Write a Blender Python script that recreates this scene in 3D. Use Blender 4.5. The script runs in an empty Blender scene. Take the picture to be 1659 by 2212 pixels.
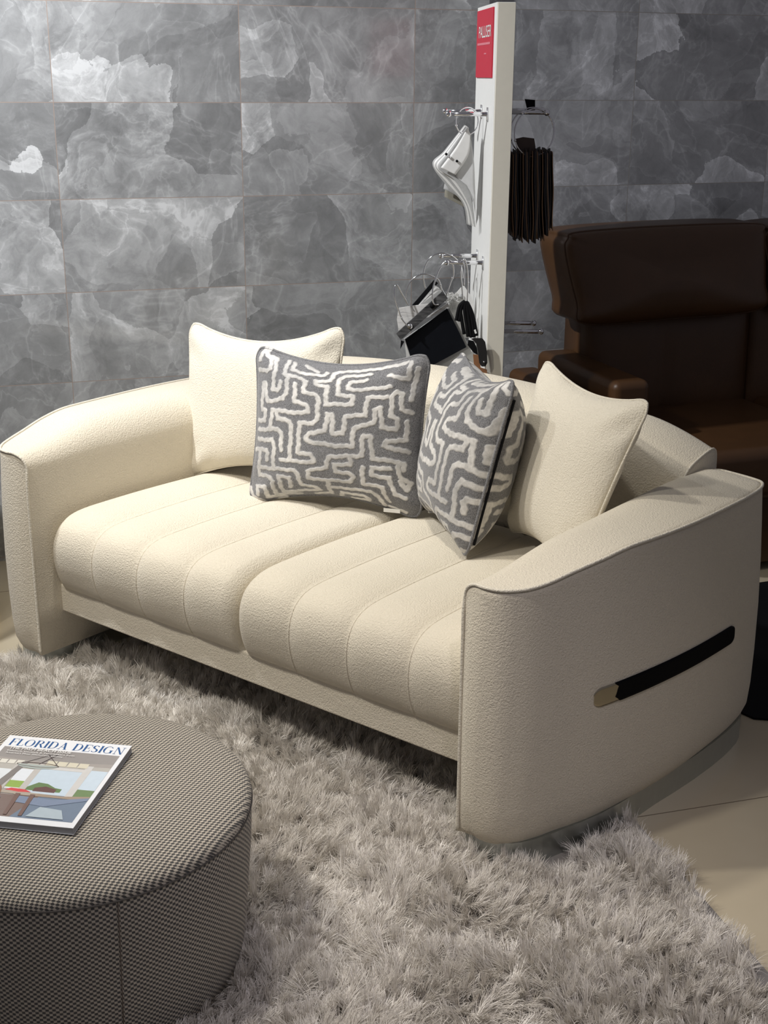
import bpy, bmesh, math, random
import numpy as np
from mathutils import Vector, Matrix
random.seed(7); RNG = np.random.default_rng(7)
PI = math.pi
C = bpy.context.scene.collection
# ------------------------------------------------------------------ camera model
F_PX, PITCH, ROLL, CAM_H = 2837.8, .3205, .0076, 1.6
_cp, _sp = math.cos(PITCH), math.sin(PITCH)
_f = np.array([0, _cp, -_sp]); _u0 = np.array([0, _sp, _cp]); _r0 = np.array([1., 0, 0])
_c, _s = math.cos(ROLL), math.sin(ROLL)
_r = _c*_r0 + _s*_u0; _u = _c*_u0 - _s*_r0
def ray(px, py): return _r*(px-829.5)/F_PX - _u*(py-1106)/F_PX + _f
def at(px, py, Y):                      # real point at world depth Y seen at a pixel
    d = ray(px, py); t = Y/d[1]; return np.array([0, 0, CAM_H]) + d*t
def proj(P):
    P = np.asarray(P, float) - np.array([0, 0, CAM_H]); z = P@_f
    return 829.5+F_PX*(P@_r)/z, 1106-F_PX*(P@_u)/z
cam = bpy.data.cameras.new('camera'); co = bpy.data.objects.new('camera', cam); C.objects.link(co)
M = Matrix(((_r[0], _u[0], -_f[0], 0), (_r[1], _u[1], -_f[1], 0), (_r[2], _u[2], -_f[2], CAM_H), (0, 0, 0, 1)))
co.matrix_world = M
cam.sensor_fit = 'VERTICAL'; cam.sensor_height = 36; cam.lens = F_PX/2212*36
cam.clip_start = .05
bpy.context.scene.camera = co
# ------------------------------------------------------------------ helpers
def tag(o, label=None, cat=None, group=None, kind=None):
    if label: o['label'] = label
    if cat: o['category'] = cat
    if group: o['group'] = group
    if kind: o['kind'] = kind
    return o
def empty(name, loc, rz=0, label=None, cat=None, group=None):
    o = bpy.data.objects.new(name, None); C.objects.link(o); o.location = loc; o.rotation_euler = (0, 0, rz)
    o.empty_display_size = .1
    return tag(o, label, cat, group)
def obj(name, V, Fc, mat, parent=None, org=(0, 0, 0), smooth=True, sub=0, bev=0, attr=None, mats=None, recalc=True):
    V = np.asarray(V, float) - np.asarray(org, float)
    me = bpy.data.meshes.new(name); me.from_pydata([tuple(v) for v in V], [], Fc); me.update()
    o = bpy.data.objects.new(name, me); C.objects.link(o)
    if len(Fc) < 60000 and len(Fc) > 1 and recalc:
        bm = bmesh.new(); bm.from_mesh(me); bmesh.ops.recalc_face_normals(bm, faces=bm.faces); bm.to_mesh(me); bm.free()
    if mat: me.materials.append(mat)
    if mats:
        for m_ in mats: me.materials.append(m_)
    if smooth: me.polygons.foreach_set('use_smooth', [True]*len(me.polygons))
    if attr is not None:
        a = me.attributes.new('pattern', 'FLOAT', 'POINT'); a.data.foreach_set('value', np.asarray(attr, np.float32))
    if parent: o.parent = parent
    if bev:
        b = o.modifiers.new('b', 'BEVEL'); b.width = bev; b.segments = 4; b.limit_method = 'ANGLE'; b.angle_limit = .6
        if smooth:
            w = o.modifiers.new('w', 'WEIGHTED_NORMAL'); w.keep_sharp = False
    if sub:
        s = o.modifiers.new('s', 'SUBSURF'); s.levels = sub; s.render_levels = sub
    return o
def gridf(nu, nv, wu=False, wv=False, off=0, flip=False):
    Fc = []
    for i in range(nu if wu else nu-1):
        for j in range(nv if wv else nv-1):
            a = off+i*nv+j; b = off+((i+1) % nu)*nv+j; c = off+((i+1) % nu)*nv+(j+1) % nv; d = off+i*nv+(j+1) % nv
            Fc.append((a, d, c, b) if flip else (a, b, c, d))
    return Fc
class MB:
    def __init__(s): s.V = []; s.F = []
    def add(s, V, Fc):
        o = len(s.V); s.V += [tuple(map(float, v)) for v in V]; s.F += [tuple(i+o for i in f) for f in Fc]; return s
    def box(s, x0, x1, y0, y1, z0, z1):
        return s.add([(x0, y0, z0), (x1, y0, z0), (x1, y1, z0), (x0, y1, z0), (x0, y0, z1), (x1, y0, z1), (x1, y1, z1), (x0, y1, z1)],
                     [(0, 3, 2, 1), (4, 5, 6, 7), (0, 1, 5, 4), (1, 2, 6, 5), (2, 3, 7, 6), (3, 0, 4, 7)])
    def tube(s, pts, r, n=10, closed=False):
        P = [Vector(p) for p in pts]; N = len(P); V = []; nrm = None
        for i in range(N):
            t = (P[(i+1) % N]-P[i-1]) if closed else (P[min(i+1, N-1)]-P[max(i-1, 0)])
            t = t.normalized() if t.length > 1e-9 else Vector((0, 0, 1))
            if nrm is None:
                nrm = t.orthogonal().normalized()
            else:
                nrm = nrm - t*nrm.dot(t); nrm = nrm.normalized() if nrm.length > 1e-6 else t.orthogonal().normalized()
            b = t.cross(nrm); rr = r[i] if isinstance(r, (list, tuple)) else r
            for k in range(n):
                a = 2*PI*k/n; V.append(P[i]+(nrm*math.cos(a)+b*math.sin(a))*rr)
        Fc = gridf(N, n, closed, True)
        if not closed: Fc += [tuple(range(n)), tuple(range((N-1)*n, N*n))[::-1]]
        return s.add(V, Fc)
    def lathe(s, prof, n=64, c=(0, 0, 0)):
        V = []
        for k in range(n):
            a = 2*PI*k/n
            for r, z in prof: V.append((c[0]+r*math.cos(a), c[1]+r*math.sin(a), c[2]+z))
        return s.add(V, gridf(n, len(prof), True, False))
    def ball(s, c, r, n=12):
        prof = [(max(1e-5, r*math.sin(PI*i/n)), -r*math.cos(PI*i/n)) for i in range(n+1)]
        return s.lathe(prof, 16, c)
    def sheet(s, pts, th, nrm):           # closed outline with real thickness
        n = len(pts); nrm = np.asarray(nrm, float)/np.linalg.norm(nrm)*th
        V = [np.asarray(p) for p in pts]+[np.asarray(p)+nrm for p in pts]
        return s.add(V, [tuple(range(n)), tuple(range(n, 2*n))[::-1]]+[(i, n+i, n+(i+1) % n, (i+1) % n) for i in range(n)])
    def build(s, name, mat, parent=None, **k): return obj(name, s.V, s.F, mat, parent, **k)
def catmull(pts, n=8, closed=False):
    P = [np.asarray(p, float) for p in pts]; N = len(P); out = []
    for i in range(N if closed else N-1):
        if closed: a, b, c, d = P[i-1], P[i], P[(i+1) % N], P[(i+2) % N]
        else: a, b, c, d = P[max(i-1, 0)], P[i], P[i+1], P[min(i+2, N-1)]
        for k in range(n):
            t = k/n; out.append(.5*((2*b)+(c-a)*t+(2*a-5*b+4*c-d)*t*t+(3*b-a-3*c+d)*t**3))
    if not closed: out.append(P[-1])
    return out
# ------------------------------------------------------------------ node helpers
class NT:
    def __init__(s, name):
        s.m = bpy.data.materials.new(name); s.m.use_nodes = True; s.t = s.m.node_tree
        s.p = s.t.nodes['Principled BSDF']; s.out = s.t.nodes['Material Output']
    def n(s, typ, **k):
        d = s.t.nodes.new(typ)
        for a, b in k.items():
            if hasattr(d, a): setattr(d, a, b)
            else: s.set(d.inputs[a.replace('_', ' ')], b)
        return d
    def set(s, inp, v):
        if isinstance(v, bpy.types.NodeSocket): s.t.links.new(v, inp)
        else: inp.default_value = v
    def math(s, op, a, b=0., c=0.):
        d = s.t.nodes.new('ShaderNodeMath'); d.operation = op
        for i, v in enumerate((a, b, c)): s.set(d.inputs[i], v)
        return d.outputs[0]
    def vmath(s, op, a, b=(0, 0, 0)):
        d = s.t.nodes.new('ShaderNodeVectorMath'); d.operation = op
        s.set(d.inputs[0], a)
        if op == 'SCALE': s.set(d.inputs['Scale'], b)
        else: s.set(d.inputs[1], b)
        return d.outputs[0]
    def coord(s, k='Object'): return s.n('ShaderNodeTexCoord').outputs[k]
    def noise(s, v, scale, detail=2., rough=.5, dist=0., out=0):
        d = s.n('ShaderNodeTexNoise'); s.set(d.inputs['Vector'], v); d.inputs['Scale'].default_value = scale
        d.inputs['Detail'].default_value = detail; d.inputs['Roughness'].default_value = rough; d.inputs['Distortion'].default_value = dist
        return d.outputs[out]
    def ramp(s, f, stops):
        d = s.n('ShaderNodeValToRGB'); s.set(d.inputs[0], f); e = d.color_ramp.elements
        while len(e) < len(stops): e.new(.5)
        for i, (p_, c_) in enumerate(stops):
            e[i].position = p_; e[i].color = (*c_, 1) if len(c_) == 3 else c_
        return d.outputs[0]
    def mix(s, f, a, b, typ='MIX'):
        d = s.n('ShaderNodeMix'); d.data_type = 'RGBA'; d.blend_type = typ
        s.set(d.inputs[0], f)
        for i, v in ((6, a), (7, b)): s.set(d.inputs[i], (*v, 1) if isinstance(v, tuple) and len(v) == 3 else v)
        return d.outputs[2]
    def bump(s, h, strength=.3, dist=.002, nrm=None):
        d = s.n('ShaderNodeBump'); d.inputs['Strength'].default_value = strength; d.inputs['Distance'].default_value = dist
        s.set(d.inputs['Height'], h)
        if nrm is not None: s.set(d.inputs['Normal'], nrm)
        s.set(s.p.inputs['Normal'], d.outputs[0]); return d.outputs[0]
    def fin(s, color=None, rough=None, metal=None, **k):
        if color is not None: s.set(s.p.inputs['Base Color'], (*color, 1) if isinstance(color, tuple) and len(color) == 3 else color)
        if rough is not None: s.set(s.p.inputs['Roughness'], rough)
        if metal is not None: s.p.inputs['Metallic'].default_value = metal
        for a, b in k.items(): s.set(s.p.inputs[a.replace('_', ' ')], b)
        return s.m
def plain(name, col, rough=.5, metal=0, nscale=60, var=.12, **k):
    t = NT(name); v = t.coord(); n = t.noise(v, nscale, 3)
    c = t.mix(n, tuple(x*(1-var) for x in col), tuple(min(1, x*(1+var)) for x in col))
    return t.fin(c, rough, metal, **k)
def fabric_cream(name, col):
    t = NT(name); v = t.coord()
    a = t.noise(v, 235, 2., .6, .4); b = t.noise(v, 620, 1)
    h = t.math('ADD', a, t.math('MULTIPLY', b, .3))
    t.bump(h, .85, .0036)
    c = t.mix(t.noise(v, 5, 2), tuple(x*.965 for x in col), tuple(min(1, x*1.03) for x in col))
    c = t.mix(t.math('MULTIPLY', a, .5), c, tuple(x*.84 for x in col))
    return t.fin(c, .92, Sheen_Weight=.18, Sheen_Roughness=.5, Specular_IOR_Level=.2)
def leather(name, col):
    t = NT(name); v = t.coord()
    vo = t.n('ShaderNodeTexVoronoi'); vo.feature = 'DISTANCE_TO_EDGE'; t.set(vo.inputs['Vector'], v); vo.inputs['Scale'].default_value = 330
    n = t.noise(v, 9, 3)
    t.bump(t.math('ADD', t.math('MINIMUM', vo.outputs[0], .2), t.math('MULTIPLY', n, .8)), .25, .002)
    return t.fin(t.mix(t.noise(v, 14, 4), tuple(x*.8 for x in col), tuple(x*1.15 for x in col)), .42)
CREAM = fabric_cream('cream_boucle', (.74, .675, .55))
CREAM2 = fabric_cream('ivory_boucle', (.76, .705, .59))
LEATHER = leather('brown_leather', (.075, .034, .012))
CHROME = plain('chrome', (.8, .8, .82), .09, 1, var=.03)
STEEL = plain('brushed_steel', (.52, .55, .54), .3, 1, var=.06)
CHAMP = plain('champagne_metal', (.42, .37, .27), .22, .85, var=.05)
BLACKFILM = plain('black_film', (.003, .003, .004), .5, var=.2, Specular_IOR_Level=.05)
GOLD = plain('gold_metal', (.62, .42, .17), .3, .9, var=.06)
BLACK = plain('black_cloth', (.005, .005, .006), .8, var=.3, nscale=200, Specular_IOR_Level=.15)
BOARD = plain('black_board', (.005, .006, .009), .55, var=.2, Specular_IOR_Level=.15)
WHITE = plain('white_laminate', (.80, .80, .77), .45, var=.03)
POSTC = plain('cream_laminate', (.84, .80, .68), .5, var=.03)
RED = plain('red_card', (.56, .022, .05), .4, var=.05)
PALE = plain('white_vinyl', (.78, .77, .74), .5, var=.06)
GREYV = plain('grey_vinyl', (.42, .42, .41), .6, var=.15, nscale=120)
OLIVE = plain('taupe_linen', (.25, .235, .19), .8, var=.25, nscale=400)
MARBLEW = plain('white_marble_card', (.66, .66, .64), .4, var=.18, nscale=18)
TAN = plain('tan_leather', (.32, .15, .07), .5, var=.12)
def wood_grey():
    t = NT('grey_wood'); v = t.coord(); mp = t.n('ShaderNodeMapping'); t.set(mp.inputs[0], v); mp.inputs['Scale'].default_value = (26, 26, 160)
    mp.inputs['Rotation'].default_value = (0, .62, 0)
    return t.fin(t.ramp(t.noise(mp.outputs[0], 1, 4, .6, .5), [(.35, (.02, .02, .022)), (.7, (.12, .12, .12))]), .5)
WOODG = wood_grey()
def wood_white():
    t = NT('white_wood'); v = t.coord(); mp = t.n('ShaderNodeMapping'); t.set(mp.inputs[0], v); mp.inputs['Scale'].default_value = (14, 14, 110)
    mp.inputs['Rotation'].default_value = (0, .1, 0)
    return t.fin(t.ramp(t.noise(mp.outputs[0], 1, 4, .6, .5), [(.28, (.3, .29, .28)), (.5, (.72, .71, .69)), (.8, (.8, .79, .77))]), .5)
WOODW = wood_white()
# ------------------------------------------------------------------ polished onyx tile wall
def wall_mat(name, base, gr, seed):
    t = NT(name); v = t.coord(); sx = t.n('ShaderNodeSeparateXYZ'); t.set(sx.inputs[0], v)
    x, z = sx.outputs[0], sx.outputs[2]
    ux = t.math('DIVIDE', x, .6); uz = t.math('DIVIDE', z, .3)
    ix = t.math('FLOOR', ux); iz = t.math('FLOOR', uz)
    cb = t.n('ShaderNodeCombineXYZ'); t.set(cb.inputs[0], ix); t.set(cb.inputs[1], iz); cb.inputs[2].default_value = seed
    wn = t.n('ShaderNodeTexWhiteNoise'); wn.noise_dimensions = '3D'; t.set(wn.inputs['Vector'], cb.outputs[0])
    off = t.vmath('SCALE', wn.outputs['Color'], 13.)
    P = t.vmath('ADD', v, off)
    wv = t.vmath('SCALE', t.vmath('SUBTRACT', t.noise(P, 2.6, 2.2, .5, out=1), (.5, .5, .5)), .40)
    P2 = t.vmath('ADD', t.vmath('ADD', P, wv), t.vmath('SCALE', t.vmath('SUBTRACT', t.noise(P, 13, 5, .65, out=1), (.5, .5, .5)), .055))
    ra = t.math('POWER', t.math('SUBTRACT', 1, t.math('ABSOLUTE', t.math('MULTIPLY', t.math('SUBTRACT', t.noise(P2, 3.4, 4, .55, 1.2), .5), 4.5))), 9.)
    rb = t.math('POWER', t.math('SUBTRACT', 1, t.math('ABSOLUTE', t.math('MULTIPLY', t.math('SUBTRACT', t.noise(t.vmath('ADD', P, (7, 3, 1)), 2.2, 5, .6, .8), .5), 5.))), 22.)
    def vor(P_, sc, feat='F1'):
        d = t.n('ShaderNodeTexVoronoi'); d.feature = feat; t.set(d.inputs['Vector'], P_); d.inputs['Scale'].default_value = sc; return d
    cell = vor(P2, 3.3); edge = vor(P2, 3.3, 'DISTANCE_TO_EDGE'); cell2 = vor(P2, 6.5); e2 = vor(P2, 6.5, 'DISTANCE_TO_EDGE')
    sc = t.n('ShaderNodeSeparateColor'); t.set(sc.inputs[0], cell.outputs['Color'])
    sc2 = t.n('ShaderNodeSeparateColor'); t.set(sc2.inputs[0], cell2.outputs['Color'])
    cloud = t.noise(P, 5, 8, .62, .5); cl2 = t.noise(P2, 13, 8, .65, 1.2)
    # directional glow: each crystal lightens towards one of its borders
    glow = t.ramp(edge.outputs[0], [(0, (.9, .9, .9)), (.05, (.7, .7, .7)), (.4, (0, 0, 0))])
    glow = t.math('MULTIPLY', glow, t.math('GREATER_THAN', sc.outputs[1], .62))
    g2 = t.math('MULTIPLY', t.ramp(e2.outputs[0], [(0, (1, 1, 1)), (.035, (.4, .4, .4)), (.12, (0, 0, 0))]), t.math('GREATER_THAN', sc2.outputs[0], .8))
    s = t.math('ADD', .24, t.math('ADD', t.math('MULTIPLY', sc.outputs[0], .26), t.math('MULTIPLY', sc2.outputs[1], .14)))
    s = t.math('ADD', s, t.math('MULTIPLY', t.math('SUBTRACT', cloud, .5), .7))
    s = t.math('ADD', s, t.math('MULTIPLY', t.math('MULTIPLY', glow, cl2), .60))
    s = t.math('ADD', s, t.math('MULTIPLY', t.math('MULTIPLY', g2, cl2), .26))
    s = t.math('ADD', s, t.math('MULTIPLY', t.math('MAXIMUM', ra, 0), .12))
    s = t.math('ADD', s, t.math('MULTIPLY', t.math('MAXIMUM', rb, 0), .17))
    s = t.math('ADD', s, t.math('MULTIPLY', t.math('SUBTRACT', cl2, .5), .42))
    s = t.math('ADD', s, t.math('MULTIPLY', t.math('SUBTRACT', wn.outputs['Value'], .5), .06))
    col = t.ramp(s, [(.1, tuple(b*.55 for b in base)), (.45, base), (.8, tuple(b*1.7 for b in base)), (1., tuple(min(.9, b*2.4) for b in base))])
    fx = t.math('ABSOLUTE', t.math('SUBTRACT', t.math('FRACT', t.math('ADD', ux, .5)), .5))
    fz = t.math('ABSOLUTE', t.math('SUBTRACT', t.math('FRACT', t.math('ADD', uz, .5)), .5))
    g = t.math('MAXIMUM', t.math('LESS_THAN', fx, .0019), t.math('LESS_THAN', fz, .0036))
    col = t.mix(g, col, gr)
    t.bump(t.math('SUBTRACT', 1, g), .4, .0008)
    rough = t.math('ADD', .13, t.math('MULTIPLY', g, .6))
    return t.fin(col, rough, Specular_IOR_Level=.5)
YW, YW2 = .3073, .3528
U1 = np.array([math.cos(YW), math.sin(YW)]); U2 = np.array([math.cos(YW2), math.sin(YW2)]); N2 = np.array([-U2[1], U2[0]])
Z1, Z2 = 1.8135-6*.3, 1.8218-6*.3
def wall(name, base, u, t0, t1, yaw, zo, mat, th):
    # local x measured from a tile joint
    o3 = (u[0]*t0[1], base+u[1]*t0[1], zo)
    m = MB().box(t0[0], t1, 0, th, -zo, 3.0-zo); o = m.build(name, mat, smooth=False)
    o.location = o3; o.rotation_euler = (0, 0, yaw); tag(o, kind='structure'); return o
wall('wall_left', 4.668, U1, (-1.7, -1.104), 1.104+.362, YW, Z1, wall_mat('onyx_tile_left', (.27, .275, .277), (.33, .26, .22), 1.), .06)
wall('wall_right', 4.689, U2, (-.68, .957), 3.2, YW2, Z2, wall_mat('onyx_tile_right_lifted', (.32, .325, .34), (.30, .28, .26), 5.), .06)  # same onyx as the left wall; base paled to stand in for grazing light
def floor_mat():
    t = NT('beige_porcelain'); v = t.coord(); sx = t.n('ShaderNodeSeparateXYZ'); t.set(sx.inputs[0], v)
    g = None
    for i in (0, 1):
        f = t.math('ABSOLUTE', t.math('SUBTRACT', t.math('FRACT', t.math('ADD', t.math('DIVIDE', sx.outputs[i], .9), .5)), .5))
        q = t.math('LESS_THAN', f, .0016); g = q if g is None else t.math('MAXIMUM', g, q)
    n = t.noise(v, 6, 5)
    return t.fin(t.mix(g, t.mix(n, (.50, .43, .31), (.57, .50, .37)), (.16, .12, .08)), .16, Specular_IOR_Level=.5)
fl = MB().box(-3.2, 3.6, -3.2, 3.2, -.05, 0).build('floor', floor_mat(), smooth=False)
fl.location = (.632-.3*math.cos(.285), 2.64-.3*math.sin(.285), 0); fl.rotation_euler = (0, 0, .285); tag(fl, kind='structure')
# ------------------------------------------------------------------ cream sofa (local frame: X along width, Y to the back)
TH = math.radians(-38.3); O = np.array([.165, 2.465]); XS = np.array([math.cos(TH), math.sin(TH)]); YS = np.array([-math.sin(TH), math.cos(TH)])
def SW(x, y, z): q = O+XS*x+YS*y; return np.array([q[0], q[1], z])
SO = (-.71, .48, 0)
sofa = empty('sofa', SW(*SO), TH, 'cream boucle loveseat with channelled seat and curved arms, on the shag rug', 'sofa')
OUT = [(0, 0), (.03, -.013), (.062, -.019), (.1, -.010), (.136, .022), (.160, .068), (.178, .12), (.213, .222), (.243, .379), (.262, .547), (.269, .729), (.266, .84), (.254, .91), (.222, .955), (.16, .972), (.07, .972), (.0, .972)]
OUT = [(a, b) for a, b in catmull([(a, b) for a, b in OUT], 6)]
def base_z(y):
    t = min(1, max(0, (y+.02)/.34)); t = t*t*(3-2*t); return .642+.048*t - .010*max(0, (y-.6)/.37)**2
def Zt(x, y, xo):
    t = min(1, max(0, y/.3)); r = .045+.065*t
    z = base_z(y)
    if x < r: z -= r*(1-math.sqrt(max(0, 1-(1-x/r)**2)))*.98
    q = x/.25
    z -= .018*min(1, t+.25)*max(0, q)**2.6
    z -= .013*max(0, (y-.90)/.072)**2
    return z
def arm(mirror):
    mx = (lambda x: -1.42-x) if mirror else (lambda x: x)
    N = len(OUT); K = 22; V = []; pip = []
    nin = []
    for i, (xo, yo) in enumerate(OUT):
        s = i/(N-1)
        yi = min(.972, max(0, yo if yo > .05 else .05*(i/max(1, next(k for k, p in enumerate(OUT) if p[1] > .05)))))
        nin.append(yi)
    for i, (xo, yo) in enumerate(OUT):
        yi = nin[i]; row = []
        for z in (.06, .2, .35, .48): row.append((0, yi, z))
        for k in range(K+1):
            f = (k/K)**1.7; lean = 1-.075*min(1, xo/.2)
            x = xo*lean*f; y = yi+(yo-yi)*f
            row.append((x, y, Zt(x, y, xo)))
        pip.append(row[-1])
        zp = row[-1][2]; xt, yt = row[-1][0], row[-1][1]
        for q in (.03, .15, .3, .5, .7, .85, .94, .98, 1.):
            z = zp+(.062-zp)*q
            bow = .010*math.sin(PI*q)
            x = xt+(xo-xt)*q; y = yt
            und = 0 if q < .9 else .018*((q-.9)/.1)**2
            # move outward along plan normal
            a = OUT[max(i-1, 0)]; b = OUT[min(i+1, N-1)]; tx, ty = b[0]-a[0], b[1]-a[1]; L = math.hypot(tx, ty) or 1
            nx, ny = ty/L, -tx/L
            e = min(1, i/6)*(1 if i < N-4 else 0)
            row.append((x+nx*(bow-und)*e, y+ny*(bow-und)*e, z))
        V += row
    W = len(V)//N
    Vm = [(mx(x), y, z) for x, y, z in V]
    Fc = gridf(N, W, flip=not mirror)
    # close the rear and the underside
    Fc.append(tuple(range((N-1)*W, N*W)) if not mirror else tuple(range((N-1)*W, N*W))[::-1])
    for i in range(N-1): Fc.append((i*W, i*W+W-1, (i+1)*W+W-1, (i+1)*W))
    a = obj('armrest', Vm, Fc, CREAM, sofa, SO)
    path = [(mx(0), -.004, .065+.05*i) for i in range(int((pip[0][2]-.07)/.05))]
    pp = [(mx(p[0]), p[1], p[2]+.001) for p in pip[:-4]]
    pp = [(mx(-.001), -.003, pip[0][2]-.03)]+pp
    pts = catmull(path+pp, 3)
    MB().tube(pts, .0038, 8).build('piping', CREAM2, a, org=SO)
    # steel plinth under the arm
    ins = []
    for i, (xo, yo) in enumerate(OUT[::3]):
        cx, cy = .12, .48; dx, dy = xo-cx, yo-cy; L = math.hypot(dx, dy)
        ins.append((mx(xo-dx/L*.02), yo-dy/L*.02))
    ins += [(mx(.02), .5), (mx(.02), .1)]
    n = len(ins); V = [(x, y, .0) for x, y in ins]+[(x, y, .066) for x, y in ins]
    Fc = [tuple(range(n))[::-1], tuple(range(n, 2*n))]+[(i, (i+1) % n, n+(i+1) % n, n+i) for i in range(n)]
    if mirror: Fc = [f[::-1] for f in Fc]
    tag(obj('plinth', V, Fc, STEEL, sofa, SO, smooth=False), 'brushed metal strip under the arm')
    return pip
arm(False); arm(True)
# outer side as a function of Y
_oy = np.array([p[1] for p in OUT if .0 < p[1] < .93 and p[0] > .1]); _ox = np.array([p[0] for p in OUT if .0 < p[1] < .93 and p[0] > .1])
def outer(y): return float(np.interp(y, _oy, _ox))
def inlay(name, y0, y1, z0, z1, zc0, zc1, th, mat, parent, jag=False, rc=True):
    V = []; n = 40; m = 9
    for i in range(n+1):
        s = .5-.5*math.cos(PI*i/n); y = y0+(y1-y0)*s; zc = zc0+(zc1-zc0)*(y-.12)/.62
        h = (z1-z0)/2
        e = min(s, 1-s)*(y1-y0)
        if rc and e < h and not (jag and s < .5): h = h*.35+.65*math.sqrt(max(1e-6, h*h-(h-e)**2))
        for k in range(m):
            q = -1+2*k/(m-1); z = zc+h*q
            yy = y + ((.005*math.sin(q*5.1)+.003*math.sin(q*17)) if jag and i < 4 else 0)
            x = outer(yy)-.075*outer(yy)*(z-.06)/.6 + .010*math.sin(PI*(1-(z-.06)/.6)) + th
            V.append((x, yy, z))
    W = len(V); V += [(x-.008-th, y, z) for x, y, z in V]
    Fc = gridf(n+1, m, flip=False)
    ring = [i*m for i in range(n+1)]+[n*m+k for k in range(1, m)]+[i*m+m-1 for i in range(n-1, -1, -1)]+[k for k in range(m-2, 0, -1)]
    Fc += [(ring[i], ring[(i+1) % len(ring)], W+ring[(i+1) % len(ring)], W+ring[i]) for i in range(len(ring))]
    return obj(name, V, Fc, mat, parent, SO)
# measured on the arm's curved side
def side_hit(px, py):
    d = ray(px, py); best = None
    for k in range(4000):
        t = 2.2+k*.0006; P = np.array([0, 0, CAM_H])+d*t/ d[1]; q = P[:2]-O; x, y = q@XS, q@YS
        if 0 < y < .93 and x < outer(y)-.075*outer(y)*(P[2]-.06)/.6+.008: return y, P[2]
    return None
strip_l = side_hit(1280, 1508); strip_r = side_hit(1582, 1366)
inlay('accent_strip', strip_l[0], strip_r[0], 0, .044, strip_l[1], strip_r[1], .0022, CHAMP, sofa)
ZC = lambda y: strip_l[1]+(strip_r[1]-strip_l[1])*(y-.12)/.62
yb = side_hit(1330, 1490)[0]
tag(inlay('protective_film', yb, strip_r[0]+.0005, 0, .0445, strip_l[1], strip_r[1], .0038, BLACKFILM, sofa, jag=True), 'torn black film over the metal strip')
print('STRIP', strip_l, strip_r, yb)
# backrest: arched top, capped ends
XB0, XB1 = -1.49, .072
def top_z(x):
    d = abs(x+.71); return .812-.11*d*d-.032*max(0, (d-.6)/.18)**1.6
V = []; NX = 70; ring_n = None
XSB = [XB0, XB0+.002, XB0+.006, XB0+.012]+[XB0+.012+(XB1-XB0-.024)*i/63 for i in range(1, 63)]+[XB1-.012, XB1-.006, XB1-.002, XB1]
NX = len(XSB)-1
for i in range(NX+1):
    x = XSB[i]; zt = top_z(x)
    prof = [(.845, .20), (.832, .40), (.822, .52), (.818, zt-.12), (.821, zt-.075), (.830, zt-.045), (.850, zt-.026), (.885, zt-.014), (.93, zt-.005), (.975, zt), (.993, zt-.004), (1.004, zt-.016), (1.008, zt-.045), (1.0, .5), (.99, .2)]
    if i in (0, NX): prof = [(.91+(y-.91)*.975, z-(.002 if z > .5 else 0)) for y, z in prof]
    for y, z in prof: V.append((x, y, z))
W = 15; Fc = gridf(NX+1, W)
Fc += [tuple(range(W)), tuple(range(NX*W, NX*W+W))[::-1], ]
for i in range(NX): Fc.append((i*W+W-1, i*W, (i+1)*W, (i+1)*W+W-1))
bk = obj('backrest', V, Fc, CREAM, sofa, SO)
for i, xx in ((2, XB0+.004), (NX-2, XB1-.004)):
    pr = [V[i*W+k] for k in range(1, W-2)]
    MB().tube(catmull([(xx, y, z) for _, y, z in pr], 3), .0028, 8).build('seam', CREAM2, bk, org=SO)
# seat rail and underside
m = MB(); m.box(-1.425, .005, .082, .90, .168, .25)
obj('seat_rail', m.V, m.F, CREAM, sofa, SO, bev=.006)
# two seat cushions with four channels each
def cushion(x0, x1):
    prof = catmull([(.083, .243), (.071, .258), (.057, .295), (.050, .340), (.056, .388), (.082, .426), (.135, .447), (.25, .452), (.42, .452), (.62, .447), (.79, .44)], 5)
    M_ = len(prof); NC = 4; per = 18; NU = NC*per; V = []
    T = []
    for j in range(M_):
        a = prof[max(j-1, 0)]; b = prof[min(j+1, M_-1)]; t = (b-a)/np.linalg.norm(b-a); T.append(np.array([-t[1], t[0]]))
    for i in range(NU+1):
        s = i/NU; c = (s*NC) % 1 if i < NU else 1.; x = x0+(x1-x0)*s
        bul = (1-abs(2*c-1)**2.6)
        edge = min(s, 1-s)*(x1-x0)
        roll = max(0, 1-edge/.028)
        for j in range(M_):
            w = j/(M_-1); amp = .020 if w < .55 else .020*(1-.55*(w-.55)/.45)
            d = amp*bul - .024*(1-math.sqrt(max(0, 1-roll**2))) - .004*(roll > 0)
            d *= min(1, j/24)**1.4 if d > 0 else min(1, j/4)
            p = prof[j]+T[j]*d
            V.append((x, p[0], p[1]))
    Fc = gridf(NU+1, M_, flip=False)
    Fc += [tuple(range(M_))[::-1], tuple(range(NU*M_, (NU+1)*M_))]
    o_ = obj('seat_cushion', V, Fc, CREAM, sofa, SO)
    # stitched channel seams
    m = MB()
    for k in range(1, NC):
        i = k*per; m.tube([(V[i*M_+j][0], V[i*M_+j][1]-.0008, V[i*M_+j][2]+.0004) for j in range(3, M_, 2)], .0022, 6)
    m.build('channel_seam', CREAM, o_, org=SO)
cushion(-1.417, -.712); cushion(-.708, -.003)
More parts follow.
